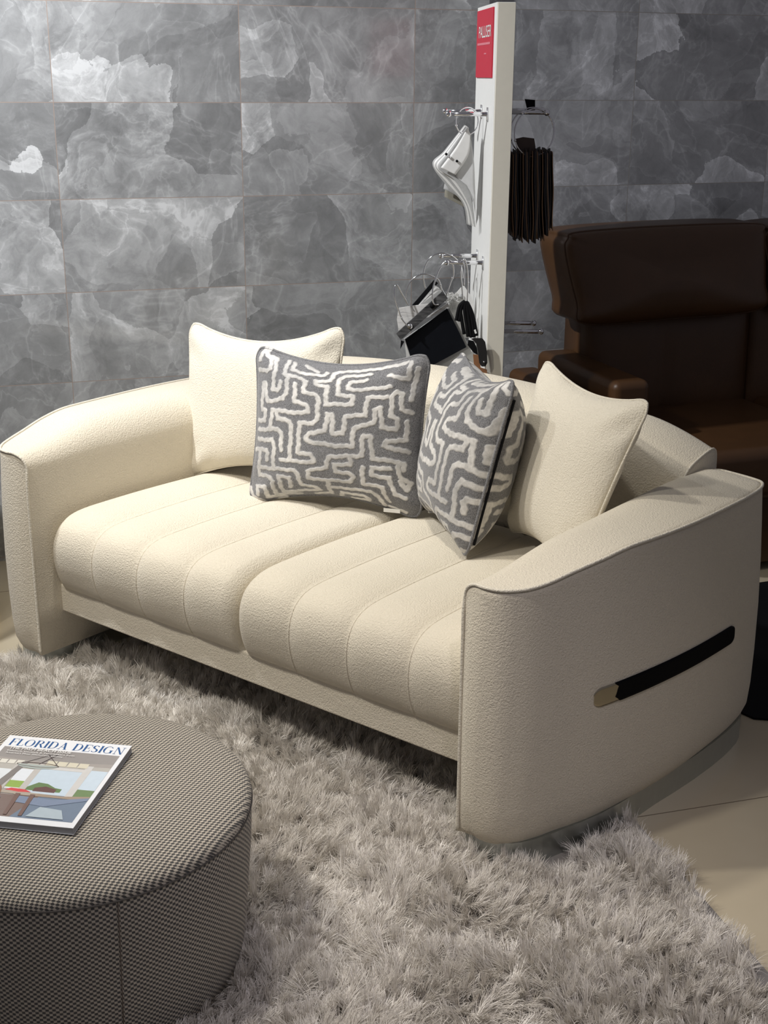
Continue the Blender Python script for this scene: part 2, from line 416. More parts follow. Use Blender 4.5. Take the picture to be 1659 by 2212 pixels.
# ------------------------------------------------------------------ maze pattern of the grey cushions
MZ = """190,110 165,240|160,325 250,320 285,290 290,200 215,150 240,110|235,180 330,190 335,300 325,470 380,480 400,400|440,180 420,320 460,340 460,500 430,550 280,580 255,540 245,430 215,430 210,640 250,650 250,730 170,740|420,320 580,350 620,380 610,480 720,510 740,560 735,720 700,750 590,750 580,990 690,1010 715,1060 680,1080 430,1055|535,410 540,570 650,600 660,650 600,670 330,645 315,790|370,650 385,710 500,740 520,790 505,1060|180,810 390,800 425,830 430,970|180,890 340,890 360,930 355,1120|150,970 280,975 300,1000 290,1060|215,980 210,1110|210,1125 540,1155 570,1200 590,1320 690,1340 720,1390 430,1400 405,1215 500,1230 500,1340|210,1125 215,1190 320,1215 350,1260 365,1420 560,1440|200,1290 280,1310 300,1430 430,1460|200,1290 215,1380|495,190 490,270 640,300 760,300 780,270|1130,300 930,310 890,340 890,500 1010,520 1010,590 800,590 800,420 710,410 700,370 820,365 840,280 880,250 1150,240 1400,230|1110,360 980,380 970,440 1010,460 1300,440|1280,530 1130,530 1110,680 960,690 940,830 860,830 855,680 820,670 800,810 670,830 645,880 680,900 900,930 1010,930 1020,790 1180,740 1190,640 1230,620 1240,780 1350,800 1360,720 1310,690 1320,520 1350,490 1390,510 1390,640 1460,670|1500,300 1480,400 1460,570|1430,740 1420,890 1270,890 1250,930 1430,985|1100,850 1150,850 1160,1030 1340,1060 1390,1080 1390,1130|1350,1070 1350,1190 1400,1230|1090,860 1080,1010 830,1020 800,1120 660,1160 650,1230 700,1250 980,1260 1000,1200 970,1170 870,1160 870,1090 990,1090 990,1030|800,1270 800,1430 680,1450|830,1340 1120,1350 1160,1400 1190,1500|870,1460 890,1410 1060,1420 1090,1450 1070,1480 950,1480|1080,1110 1070,1270 1210,1290 1230,1430|1290,1120 1150,1110 1145,1180 1270,1200 1300,1350 1370,1370|1350,1230 1390,1300 1420,1240|1230,1500 1350,1520|1280,330 1430,390 1440,240|60,1330 120,1300 160,1400 240,1450|600,200 640,230 700,260"""
SEG = []
for pl in MZ.split('|'):
    P = []
    for q in pl.split():
        x, y = map(float, q.split(','))
        v = 1-2*(y-(112+(x-110)*.055))/(1330+(x-110)*.03)
        xl, xr = 112+(1-v)*.5*10, 1575-(1-v)*.5*125
        P.append(((x-xl)/(xr-xl)*2-1, v))
    for a, b in zip(P[:-1], P[1:]): SEG.append((*a, *b))
SEG = np.array(SEG)
def maze(u, v, zoom=1.):
    u = np.asarray(u)*zoom; v = np.asarray(v)*zoom
    u = ((u+1) % 4); u = np.where(u > 2, 4-u, u)-1; v = ((v+1) % 4); v = np.where(v > 2, 4-v, v)-1
    u = u+.005*np.sin(v*31+u*9)+.004*np.sin(v*83); v = v+.005*np.sin(u*29+v*7)+.004*np.sin(u*77)
    d = np.full(u.shape, 9.)
    for a, b, c, e in SEG:
        L = (c-a)**2+(e-b)**2+1e-9; t = np.clip(((u-a)*(c-a)+(v-b)*(e-b))/L, 0, 1)
        d = np.minimum(d, (u-a-t*(c-a))**2+(v-b-t*(e-b))**2)
    d = np.sqrt(d); return np.clip((.027-d)/.009+.5, 0, 1)
def maze_mat():
    t = NT('grey_maze_chenille'); v = t.coord(); a = t.n('ShaderNodeAttribute'); a.attribute_name = 'pattern'
    tw = t.noise(v, 900, 1.5); tw2 = t.noise(v, 420, 2)
    k = t.math('ADD', t.math('MULTIPLY', tw, .6), t.math('MULTIPLY', tw2, .5))
    g = t.ramp(k, [(.40, (.05, .05, .054)), (.70, (.26, .26, .27))])
    s = t.ramp(t.noise(v, 60, 4, .7), [(.3, (.44, .43, .41)), (.7, (.74, .72, .69))])
    patch = t.math('MULTIPLY', a.outputs['Fac'], t.ramp(t.noise(v, 6.5, 2), [(.38, (.62, .62, .62)), (.55, (1, 1, 1))]))
    t.bump(t.math('ADD', t.math('MULTIPLY', k, .5), t.math('MULTIPLY', a.outputs['Fac'], .5)), .6, .002)
    return t.fin(t.mix(patch, g, s), t.math('SUBTRACT', .9, t.math('MULTIPLY', a.outputs['Fac'], .4)), Sheen_Weight=.25)
MAZE = maze_mat()
def pillow(name, label, cor, T, mat, group, pat=0, ctop=.12, cside=.05, asym=.8, bulge_pow=.62, zipper=False, care=False, n=None, folds=.004, twist=0.):
    BL, BR, TR, TL = [SW(*c) for c in cor]; ce = (BL+BR+TR+TL)/4
    BL, BR, TR, TL = [ce+(q-ce)*(1.045 if q[2] < ce[2] else 1.06) for q in (BL, BR, TR, TL)]
    n = n or (220 if pat else 72)
    g = np.sin(np.linspace(-PI/2, PI/2, n+1))*.35+np.linspace(-1, 1, n+1)*.65
    Ug, Vg = np.meshgrid(g, g, indexing='ij')
    R0 = .24; au, av = abs(Ug), abs(Vg); ca = np.clip((au-(1-R0))/R0, 0, 1); cb = np.clip((av-(1-R0))/R0, 0, 1); inn = (ca > 0) & (cb > 0)
    u = np.sign(Ug)*np.where(inn, 1-R0+R0*ca*np.sqrt(1-cb**2/2), au); v = np.sign(Vg)*np.where(inn, 1-R0+R0*cb*np.sqrt(1-ca**2/2), av)
    u2 = u*(1-cside*(1-Vg**2)*abs(Ug)**1.5); v2 = v*(1-ctop*(1-Ug**2)*abs(Vg)**1.5)
    s, t_ = (u2+1)/2, (v2+1)/2
    base = (1-s)[..., None]*(1-t_)[..., None]*BL+s[..., None]*(1-t_)[..., None]*BR+s[..., None]*t_[..., None]*TR+(1-s)[..., None]*t_[..., None]*TL
    nr = np.cross(BR-BL, TL-BL); nr /= np.linalg.norm(nr)      # towards the viewer
    pr = (np.clip(1-abs(Ug)**2.6, 0, 1)*np.clip(1-abs(Vg)**2.6, 0, 1))**bulge_pow
    V = []; A = []; off = (n+1)**2
    for side in (1, -1):
        th = T*pr*(1 if side > 0 else asym)
        rr = np.sqrt(Ug**2+Vg**2); an = np.arctan2(Vg, Ug)
        fo = folds*np.sin(an*16+side)*np.clip(rr-.8, 0, 1)*4*np.clip(pr*3, 0, 1)*np.clip(abs(Ug*Vg)*1.6, 0, 1)
        fo = fo+folds*.5*np.sin(Ug*5+1.3)*np.cos(Vg*4+.4)*pr
        d = side*(th+fo)
        if pat:
            a = maze(Ug*(1 if side > 0 else -1)*(-1 if pat == 2 else 1), Vg, 1.0 if pat == 1 else .82)
            d = d+side*a*.0012*np.clip(pr*4, 0, 1); A.append(a.ravel())
        V.append((base+d[..., None]*nr).reshape(-1, 3))
    V = np.concatenate(V); A = np.concatenate(A) if pat else None
    Fc = gridf(n+1, n+1)+gridf(n+1, n+1, off=off, flip=True)
    # weld the rim by bridging
    rim = [i*(n+1) for i in range(n+1)]+[n*(n+1)+k for k in range(1, n+1)]+[i*(n+1)+n for i in range(n-1, -1, -1)]+[k for k in range(n-1, 0, -1)]
    Fc += [(rim[i], off+rim[i], off+rim[(i+1) % len(rim)], rim[(i+1) % len(rim)]) for i in range(len(rim))]
    loc = (BL+BR+TR+TL)/4; loc[2] = min(BL[2], BR[2])
    root = empty(name, loc, 0, label, 'cushion', group)
    cov = obj('cover', V, Fc, mat, root, loc, attr=A)
    rp = [base.reshape(-1, 3)[k] for k in rim]
    if pat:
        a = maze(Ug.ravel()[rim], Vg.ravel()[rim]); mm = MB().tube(rp, .0042, 6, True)
        obj('piping', mm.V, mm.F, mat, root, loc, attr=np.repeat(a, 6))
    else:
        MB().tube(rp[::2], .0036, 6, True).build('piping', CREAM2, root, org=loc)
    if zipper:
        side = [base[n, k]-nr*.0065+np.array([.0035, 0, 0]) for k in range(int(n*.12), int(n*.86))]
        MB().tube(side[::2], .0032, 6).build('zipper', BLACK, root, org=loc)
    if care:
        q = base[int(n*.80), 0]; m = MB().box(-.024, .024, -.001, .001, -.007, .004); e = (BR-BL)/np.linalg.norm(BR-BL)
        V = [q+nr*.012+e*x+nr*y+np.array([0, 0, z]) for x, y, z in m.V]; obj('care_tag', V, m.F, WHITE, root, loc, smooth=False)
    return root
def rl(px, py, Y):       # point on the sofa-local plane y=Y behind a pixel -> local coordinates
    d = ray(px, py); nn = np.array([YS[0], YS[1]]); P0 = O+YS*Y
    t = ((P0)@nn)/(d[:2]@nn); P = np.array([0, 0, CAM_H])+d*t; q = P[:2]-O
    return (q@XS, q@YS, P[2])
pillow('throw_pillow', 'plain cream square cushion behind the grey maze one, by the left arm', [rl(402, 1032, .60), rl(716, 1052, .70), rl(738, 708, .745), rl(417, 697, .69)], .062, CREAM2, 'plain cream cushions', ctop=.26, cside=.05)
pillow('throw_pillow', 'grey maze-patterned cushion propped flat in front of the left cream cushion', [rl(543, 1084, .53), rl(905, 1120, .685), rl(922, 768, .70), rl(562, 750, .60)], .070, MAZE, 'grey maze cushions', pat=1, ctop=.22, cside=.07, care=True)
pillow('throw_pillow', 'grey maze-patterned cushion seen edge-on with its black zip showing', [(-.63, .72, .47), (-.345, .50, .463), rl(1110, 826, .56), rl(996, 763, .79)], .098, MAZE, 'grey maze cushions', pat=2, ctop=.2, cside=.02, zipper=True, asym=1.25)
pillow('throw_pillow', 'plain cream square cushion leaning in the corner by the right arm', [(-.375, .745, .462), (-.045, .50, .475), rl(1402, 870, .575), rl(1178, 780, .80)], .068, CREAM2, 'plain cream cushions', ctop=.19, cside=.05)
# ------------------------------------------------------------------ display stand with swatch books
PX0, PX1, PY0, PY1, PZ = .316, .371, 4.08, 4.44, 1.806
stand = empty('swatch_stand', ((PX0+PX1)/2, 4.25, 0), 0, 'tall narrow white display panel with red sign and chrome hook rods, behind the sofa', 'display stand')
so_ = (.3435, 4.25, 0)
def panel_x(y): return -.088*(y-PY0)
def skew(V): return [(x+panel_x(y), y, z) for x, y, z in V]
m = MB().box(PX0, PX1, PY0, PY1, 0, PZ); obj('panel', skew(m.V), m.F, WHITE, stand, so_, smooth=False, bev=.002)
m = MB().box(PX0+.003, PX1, PY0-.004, PY0, 0, PZ-.001); obj('edge_band', skew(m.V), m.F, POSTC, stand, so_, smooth=False, bev=.001)
# sign on the left face
zt_, zb_ = at(1070, 14, 4.1)[2], at(1068, 168, 4.1)[2]
m = MB().box(PX0-.004, PX0-.0005, PY0+.035, PY1-.02, zb_, zt_); sign = obj('sign', skew(m.V), m.F, RED, stand, so_, smooth=False, mats=None)
tag(sign, 'red sign with white lettering')
def text_mesh(name, body, mat, parent, org, X, Y, P, w, h, align='LEFT', extr=.0004, shear=0.):
    cu = bpy.data.curves.new(name, 'FONT'); cu.body = body; cu.size = 1; cu.extrude = 0; cu.shear = shear
    to = bpy.data.objects.new(name, cu); C.objects.link(to)
    dg = bpy.context.evaluated_depsgraph_get(); me = bpy.data.meshes.new_from_object(to.evaluated_get(dg)); bpy.data.objects.remove(to)
    V = np.array([v.co[:] for v in me.vertices]); Fc = [tuple(p.vertices) for p in me.polygons]
    x0, x1, y0, y1 = V[:, 0].min(), V[:, 0].max(), V[:, 1].min(), V[:, 1].max()
    X, Y, P = map(np.asarray, (X, Y, P)); nn = np.cross(X, Y)
    Q = P+np.outer((V[:, 0]-x0)/(x1-x0)*w, X)+np.outer((V[:, 1]-y0)/(y1-y0)*h, Y)+nn*extr
    return obj(name, Q, Fc, mat, parent, org, smooth=False)
d_ = np.array([.088, -1, 0]); d_ /= np.linalg.norm(d_)          # reading direction on the left face: far -> near
def face(y, z): return np.array([PX0-.0045+panel_x(y), y, z])
text_mesh('lettering', 'PALLISER', WHITE, sign, so_, d_, (0, 0, 1), face(PY1-.07, at(1060, 80, 4.2)[2]), .235, .034)
PINK = plain('pale_pink_print', (.66, .2, .24), .5)
for q in ((4.155, 4.395, 96, 91), (4.22, 4.26, 117, 114)):
    m = MB().box(PX0-.0048, PX0-.0043, q[0], q[1], at(1060, q[2], 4.2)[2], at(1060, q[3], 4.2)[2])
    obj('small_print', skew(m.V), m.F, PINK, sign, so_, smooth=False)
RODS = [(962, 240, 4.30, 'L'), (969, 246, 4.18, 'L'), (953, 552, 4.30, 'L'), (965, 567, 4.18, 'L'), (1181, 243, 4.18, 'R'), (1172, 239, 4.30, 'R'), (1152, 698, 4.30, 'R'), (1168, 716, 4.18, 'R')]
for px, py, Y, sd in RODS:
    tip = at(px, py, Y); x1 = (PX0 if sd == 'L' else PX1)+panel_x(Y)
    m = MB().tube([tip, (x1, Y, tip[2])], .0068, 12); m.ball(tip, .0102)
    xx = x1+(-.004 if sd == 'L' else .004)
    m.box(min(x1, xx), max(x1, xx), Y-.012, Y+.012, tip[2]-.02, tip[2]+.02)
    m.build('hook_rod', CHROME, stand, org=so_)
def ring(cx, cy, Y, r, parent, org, tilt=0., yaw=0., thick=.0021, sq=1.):
    c = at(cx, cy, Y); pts = []
    for k in range(40):
        a = 2*PI*k/40; p = np.array([r*math.cos(a)*sq, 0, r*math.sin(a)])
        x, z = p[0]*math.cos(tilt)-p[2]*math.sin(tilt), p[0]*math.sin(tilt)+p[2]*math.cos(tilt)
        pts.append(c+np.array([x*math.cos(yaw), x*math.sin(yaw), z]))
    m = MB().tube(pts, thick, 8, True)
    a = pts[22]; m.ball(a, thick*2)
    m.build('ring', CHROME, parent, org=org)
def sheet(name, pix, mat, parent, org, th=.002, bow=0., nrm=(0, 1, 0)):
    return MB().sheet([at(*p) for p in pix], th, nrm).build(name, mat, parent, org=org, smooth=False, bev=.0004)
def bentsheet(name, edgeA, edgeB, mat, parent, org, th=.0016, n=12):
    A = catmull([at(*p) for p in edgeA], n); B = catmull([at(*p) for p in edgeB], n); k = min(len(A), len(B))
    V = []; W = 7
    for i in range(k):
        for j in range(W): V.append(A[i]+(B[i]-A[i])*j/(W-1))
    o_ = obj(name, V, gridf(k, W), mat, parent, org)
    s = o_.modifiers.new('t', 'SOLIDIFY'); s.thickness = th; return o_
# 1. white vinyl swatch book, upper left
o1 = at(1008, 262, 4.24); p1 = empty('swatch_book', o1, 0, 'white vinyl swatches fanned on a ring, hanging from the upper left rods', 'fabric samples', 'swatch books')
ring(1009, 262, 4.24, .041, p1, o1, yaw=.5)
bentsheet('swatch', [(965, 398, 4.29), (961, 412, 4.29), (960, 425, 4.29)], [(1000, 400, 4.29), (1006, 430, 4.29), (1012, 452, 4.29)], OLIVE, p1, o1)
bentsheet('swatch', [(1006, 284, 4.27), (975, 330, 4.27), (958, 408, 4.27)], [(1018, 290, 4.27), (1024, 380, 4.27), (1020, 440, 4.27)], GREYV, p1, o1)
for k in range(5):
    d = k*4; y = 4.26-k*.008
    bentsheet('swatch', [(1003+k*1.2, 270+k, y), (960+k*2, 325+k, y), (934+k*3, 354+k*2, y), (962+k*5, 398-k*2, y), (1000+k*3, 440, y), (1008+k*4, 484+d*.3, y)],
              [(1008+k*1.2, 272+k, y), (1004, 330+k, y), (985, 376+k, y), (998+k*4, 396, y), (1012+k*2, 432, y), (1011+k*4, 486+d*.3, y)], PALE if k % 2 else GREYV, p1, o1, .0014)
bentsheet('swatch', [(1010, 276, 4.215), (985, 318, 4.215), (952, 362, 4.215)], [(1016, 290, 4.215), (1012, 335, 4.215), (984, 378, 4.215)], PALE, p1, o1)
bentsheet('swatch', [(1013, 292, 4.225), (1000, 345, 4.225), (984, 378, 4.225), (1006, 398, 4.225), (1022, 430, 4.225)], [(1018, 305, 4.225), (1024, 350, 4.225), (1026, 400, 4.225), (1027, 430, 4.225), (1027, 470, 4.225)], plain('light_grey_vinyl', (.62, .62, .61), .5), p1, o1)
for px, py, c_ in ((964, 333, BLACK), (971, 339, CHROME), (987, 348, BLACK)):
    c = at(px, py, 4.212); m = MB().tube([c, c+np.array([0, -.003, 0])], .0042, 12); m.build('eyelet', c_, p1, org=o1)
# 2. black board book clipped in grey wood, lower left
def Q(pts, Y): return [(820+x/5.475, 475+y/5.475, Y) for x, y in pts]
def wire(pts, Y, parent, org, dy=0.):
    P = [at(x, y, Y+dy*i/len(pts)) for i, (x, y, _) in enumerate(Q(pts, Y))]
    c = catmull(P, 6); m = MB().tube(c, .0025, 8); m.ball(c[len(c)*5//6], .0036); m.build('ring', CHROME, parent, org=org)
o2 = at(940, 640, 4.16); p2 = empty('swatch_book', o2, 0, 'black sample board in a grey wood clip hanging from the lower left rods', 'fabric samples', 'swatch books')
wire([(545, 815), (517, 650), (560, 500), (640, 420), (740, 395), (840, 420), (920, 480), (970, 570), (985, 690)], 4.27, p2, o2)
wire([(700, 1000), (640, 990), (626, 850), (665, 690), (720, 560), (800, 480), (860, 510), (875, 640), (840, 740), (785, 900)], 4.165, p2, o2, .02)
wire([(345, 1010), (314, 960), (318, 850), (360, 740), (440, 665), (530, 640), (620, 665), (700, 715), (740, 830), (805, 925)], 4.19, p2, o2)
wire([(340, 1010), (270, 880), (210, 775), (178, 800), (182, 920), (230, 1080), (270, 1180), (340, 1262)], 4.18, p2, o2, -.03)
bd = lambda nm, pts, Y, mt, th=.003: sheet(nm, Q(pts, Y), mt, p2, o2, th)
bd('board', [(385, 1010), (640, 715), (692, 748), (470, 1010)], 4.24, BLACK, .006)
for k in range(5): bd('board', [(455+k*8, 1010-k*2), (655+k*12, 775+k*14), (700+k*10, 800+k*12), (620, 1010)], 4.232-k*.005, WOODW if k % 2 else GREYV)
bd('board', [(228, 1040), (400, 1015), (620, 985), (520, 1080), (225, 1315), (205, 1180), (215, 1100)], 4.2, WOODW)
bd('board', [(540, 1160), (806, 985), (822, 1020), (600, 1150)], 4.193, WOODW)
bd('board', [(292, 1412), (805, 1045), (1060, 1500), (1160, 1700), (1165, 1740), (1110, 1900), (300, 1900), (315, 1600)], 4.212, MARBLEW, .004)
bd('board', [(286, 1410), (822, 1040), (1068, 1510), (560, 1830), (360, 1620)], 4.2, GREYV, .009)
tag(bd('board', [(300, 1415), (800, 1046), (1027, 1505), (600, 1735), (450, 1740), (362, 1610)], 4.19, BOARD, .005), 'black sample board')
bd('clip', [(195, 1345), (252, 1420), (806, 932), (738, 850)], 4.172, WOODG, .008)
for x, y, mt in ((358, 1258, CHROME), (622, 1015, BLACK)):
    c = at(*Q([(x, y)], 4.169)[0]); MB().tube([c+np.array([0, .002, 0]), c+np.array([0, -.003, 0])], .0085, 16).build('eyelet', mt, p2, org=o2)
bd('tag', [(252, 1425), (292, 1440), (245, 1530)], 4.21, BLACK)
# 3. pale tag book with black tassels
o3 = at(1003, 570, 4.2); p3 = empty('swatch_book', o3, 0, 'pale tag with fuzzy swatch and black cord tassels beside the white panel', 'fabric samples', 'swatch books')
wire([(985, 940), (975, 780), (960, 620), (975, 500), (990, 470)], 4.26, p3, o3); wire([(1000, 780), (1002, 560), (985, 500), (1005, 465), (1035, 560), (1046, 740), (1036, 1000)], 4.16, p3, o3)
sheet('tag', Q([(900, 870), (975, 785), (1000, 780), (1080, 900), (1118, 1010), (1120, 1200), (1150, 1380), (980, 1400), (860, 1150), (830, 1000)], 4.29), PALE, p3, o3, .003)
c = at(*Q([(960, 905)], 4.287)[0]); MB().tube([c, c+np.array([0, -.002, 0])], .008, 16).build('eyelet', GREYV, p3, org=o3)
m = MB()
for i in range(420):
    x, y = random.uniform(800, 930), random.uniform(880, 1100)
    a = np.array(at(*Q([(x, y)], 4.286)[0])); d = np.array([random.gauss(-.3, .6), -.25*random.random(), random.gauss(.5, .6)]); d *= .013/np.linalg.norm(d)
    m.tube([a, a+d*.6, a+d+np.array([0, 0, -.002])], [.0008, .0006, .0002], 4)
m.build('fuzzy_pile', PALE, p3, org=o3)
for pts in ([(1010, 958), (950, 1010), (925, 1100), (906, 1190)], [(1005, 965), (960, 1060), (975, 1200), (1000, 1350)], [(1015, 960), (1005, 1080), (1030, 1250), (1045, 1380)], [(1022, 962), (1040, 1080), (1062, 1250), (1085, 1390)], [(1030, 968), (1070, 1080), (1098, 1220), (1116, 1385)], [(1040, 980), (1090, 1090), (1125, 1230), (1148, 1370)], [(1000, 965), (975, 1000), (955, 1100), (940, 1200)]):
    MB().tube(catmull([at(*q) for q in Q(pts, 4.15)], 6), .0056, 8).build('cord', BLACK, p3, org=o3)
sheet('cord_label', Q([(1115, 1305), (1135, 1295), (1152, 1340), (1130, 1348)], 4.14), WHITE, p3, o3)
# 4. leather strap sample
o4 = at(*Q([(1200, 1400)], 4.06)[0]); p4 = empty('leather_strap', o4, 0, 'black leather strap loop with rivet over a tan piece, low beside the panel', 'leather sample')
DKL = plain('black_leather', (.022, .021, .021), .45)
sheet('strap', Q([(1080, 1408), (1130, 1398), (1215, 1400), (1250, 1445), (1270, 1560), (1275, 1690), (1252, 1735), (1205, 1735), (1178, 1690), (1162, 1560), (1145, 1470), (1115, 1430)], 4.055), DKL, p4, o4, .004)
sheet('strap', Q([(1050, 1420), (1110, 1432), (1150, 1510), (1165, 1600), (1110, 1570), (1040, 1480)], 4.075), BLACK, p4, o4)
sheet('tan_piece', Q([(1105, 1590), (1185, 1600), (1195, 1745), (1268, 1770), (1280, 1900), (1130, 1900)], 4.068), TAN, p4, o4)
c = at(*Q([(1235, 1680)], 4.053)[0]); MB().ball(c, .0035).build('rivet', CHROME, p4, org=o4)
# 5. fan of dark leathers on the right
o5 = at(1150, 250, 4.18); p5 = empty('swatch_book', o5, 0, 'fan of dark brown and charcoal leathers hanging right of the white panel', 'fabric samples', 'swatch books')
ring(1150, 285, 4.2, .072, p5, o5, yaw=.25, thick=.0022); ring(1154, 287, 4.16, .070, p5, o5, yaw=.45, thick=.002)
sheet('clip_tag', [(1134, 214, 4.2), (1156, 216, 4.2), (1156, 240, 4.2), (1140, 239, 4.2)], BLACK, p5, o5, .012)
sheet('header_tag', [(1113, 300, 4.16), (1130, 296, 4.16), (1154, 299, 4.16), (1157, 318, 4.16), (1150, 334, 4.16), (1118, 332, 4.16)], plain('dark_brown_card', (.045, .027, .022), .6), p5, o5, .002)
cols = [(.022, .018, .015), (.05, .03, .022), (.014, .015, .02), (.07, .045, .03), (.03, .03, .032), (.10, .055, .028), (.018, .014, .014), (.06, .055, .05)]
LM = [plain('dark_leather_%d' % i, tuple(q*2.2 for q in c_), .55, var=.2) for i, c_ in enumerate(cols)]
for k in range(26):
    a = k/25; x = 1102+a*93; tp = 330-8*math.sin(a*PI)+(6 if k % 3 else 0)-(8*max(0, a-.6)); bt = 508+10*math.sin(a*PI)-14*max(0, a-.7)*3+(k % 4)*3
    V = []; nz = 14; w_ = .05+.02*(k % 3)
    for i in range(nz+1):
        s = i/nz; yy = tp+(bt-tp)*s; wob = 2.2*math.sin(s*7+k*.7)*s+(x-1150)*.03*s
        b = at(x+wob, yy, 4.14); 
        for j in range(4):
            V.append(b+np.array([.004*math.sin(j*1.3+k), j/3*w_*2, .006*math.sin(j*PI/3)*(i == 0)]))
    o_ = obj('leather_swatch', V, gridf(nz+1, 4), LM[(k*5+k//3) % 8], p5, o5); sd = o_.modifiers.new('t', 'SOLIDIFY'); sd.thickness = .0022
# ------------------------------------------------------------------ brown leather recliner sofa
def WF(u, n, z): q = np.array([0, 4.689])+U2*u+N2*n; return (q[0], q[1], z)
bo = (1.3, -.5, 0)
bs = empty('recliner_sofa', WF(*bo), YW2, 'dark brown leather recliner sofa with tall headrests, against the right wall', 'sofa')
def rbox(name, u0, u1, n0, n1, z0, z1, r, mat=LEATHER, parent=bs, crown=0.):
    m = MB().box(u0, u1, n0, n1, z0, z1); return obj(name, m.V, m.F, mat, parent, bo, bev=r)
rbox('armrest', .535, .675, -.72, -.14, .03, .655, .028)
rbox('arm_pad', .415, .535, -.61, -.15, .03, .600, .03)
def headrest(u0, u1):
    w = u1-u0; P = [(u0+.055, .785), (u0+.02, .86), (u0-.02, 1.03), (u0-.008, 1.075), (u0+.04, 1.098), (u0+w*.5, 1.108), (u1-.04, 1.105), (u1-.002, 1.08), (u1, 1.03), (u1-.0, .9), (u1-.02, .8), (u0+w*.5, .785)]
    P = catmull(P, 5, True); n = len(P); V = []
    for nn, s, dz in ((-.14, .93, 0), (-.16, .985, 0), (-.19, 1, 0), (-.32, 1, 0), (-.35, .99, 0), (-.368, .965, 0), (-.380, .92, 0), (-.392, .8, 0), (-.400, .6, 0), (-.405, .35, 0), (-.406, .1, 0)):
        cx, cz = (u0+u1)/2, .945
        for x, z in P: V.append((cx+(x-cx)*s, nn+(z-.945)*.16, cz+(z-cz)*s))
    Fc = gridf(11, n, False, True)+[tuple(range(n))[::-1], tuple(range(10*n, 11*n))]
    h = obj('headrest', V, Fc, LEATHER, bs, bo)
    MB().tube([V[4*n+k] for k in range(n)], .0035, 6, True).build('seam', LEATHER, h, org=bo)
headrest(.545, 1.345); headrest(1.36, 2.14)
for u0, u1 in ((.66, 1.35), (1.355, 2.1)):
    V = []; nu, nv = 24, 16
    for i in range(nu+1):
        s = i/nu; x = u0-.02*0+(u1-u0)*s
        for j in range(nv+1):
            t = j/nv; z = .38+(.82-.38)*t; b = .04*(1-(2*s-1)**6)*(1-(2*t-1)**6)-.018*math.exp(-((s-.42-.05*(1-t))/.03)**2)
            V.append((x, -.27-b-.02*(1-t), z))
    W = len(V); V += [(x, -.12, z) for x, y, z in V]
    Fc = gridf(nu+1, nv+1, flip=True)+gridf(nu+1, nv+1, off=W)
    rm = [i*(nv+1) for i in range(nu+1)]+[nu*(nv+1)+k for k in range(1, nv+1)]+[i*(nv+1)+nv for i in range(nu-1, -1, -1)]+[k for k in range(nv-1, 0, -1)]
    Fc += [(rm[i], rm[(i+1) % len(rm)], W+rm[(i+1) % len(rm)], W+rm[i]) for i in range(len(rm))]
    obj('backrest', V, Fc, LEATHER, bs, bo)
    rbox('seat_cushion', u0+.018, u1, -.95, -.28, .27, .455, .04)
rbox('base', .68, 2.1, -.90, -.14, .03, .28, .015)
rbox('armrest', 2.11, 2.25, -.72, -.14, .03, .655, .028)
m = MB().box(.70, .735, -.752, -.749, .40, .46); obj('price_tag', m.V, m.F, WHITE, bs, bo, smooth=False)
# thin black sheet in front of it, filling an unidentified dark area
P = [WF(u, n, 0)[:2] for u, n in ((.30, -1.0), (.33, -1.6), (.345, -1.74), (.37, -1.82), (.46, -1.87), (.6, -1.9), (2.4, -1.92), (2.4, -1.0))]
m = MB().sheet([(x, y, .001) for x, y in P], .006, (0, 0, 1))
tag(m.build('black_floor_sheet', BLACK, smooth=False), 'flat black sheet on the tiles in front of the brown recliner sofa', 'rug')
# ------------------------------------------------------------------ grey tub chair at the left edge
tc = (-1.6, 3.72, 0); tub = empty('tub_chair', tc, 0, 'grey tweed tub chair with gold base, at the left edge beyond the sofa arm', 'chair')
TWEED = NT('grey_tweed'); v = TWEED.coord(); n_ = TWEED.noise(v, 90, 5, .8); TWEED.bump(n_, .4, .003); TWEED = TWEED.fin(TWEED.ramp(n_, [(.35, (.10, .105, .12)), (.65, (.48, .48, .5))]), .9)
MB().lathe([(.001, .02), (.405, .02), (.41, .025), (.41, .095), (.405, .10), (.001, .10)], 64).build('base', GOLD, tub)
MB().lathe([(.001, .10), (.395, .10), (.41, .13), (.412, .5), (.41, .62), (.40, .665), (.375, .68), (.345, .665), (.33, .62), (.325, .42), (.001, .42)], 64).build('shell', TWEED, tub)
MB().lathe([(.001, .42), (.30, .42), (.318, .44), (.318, .47), (.30, .49), (.001, .5)], 48).build('seat_cushion', TWEED, tub)
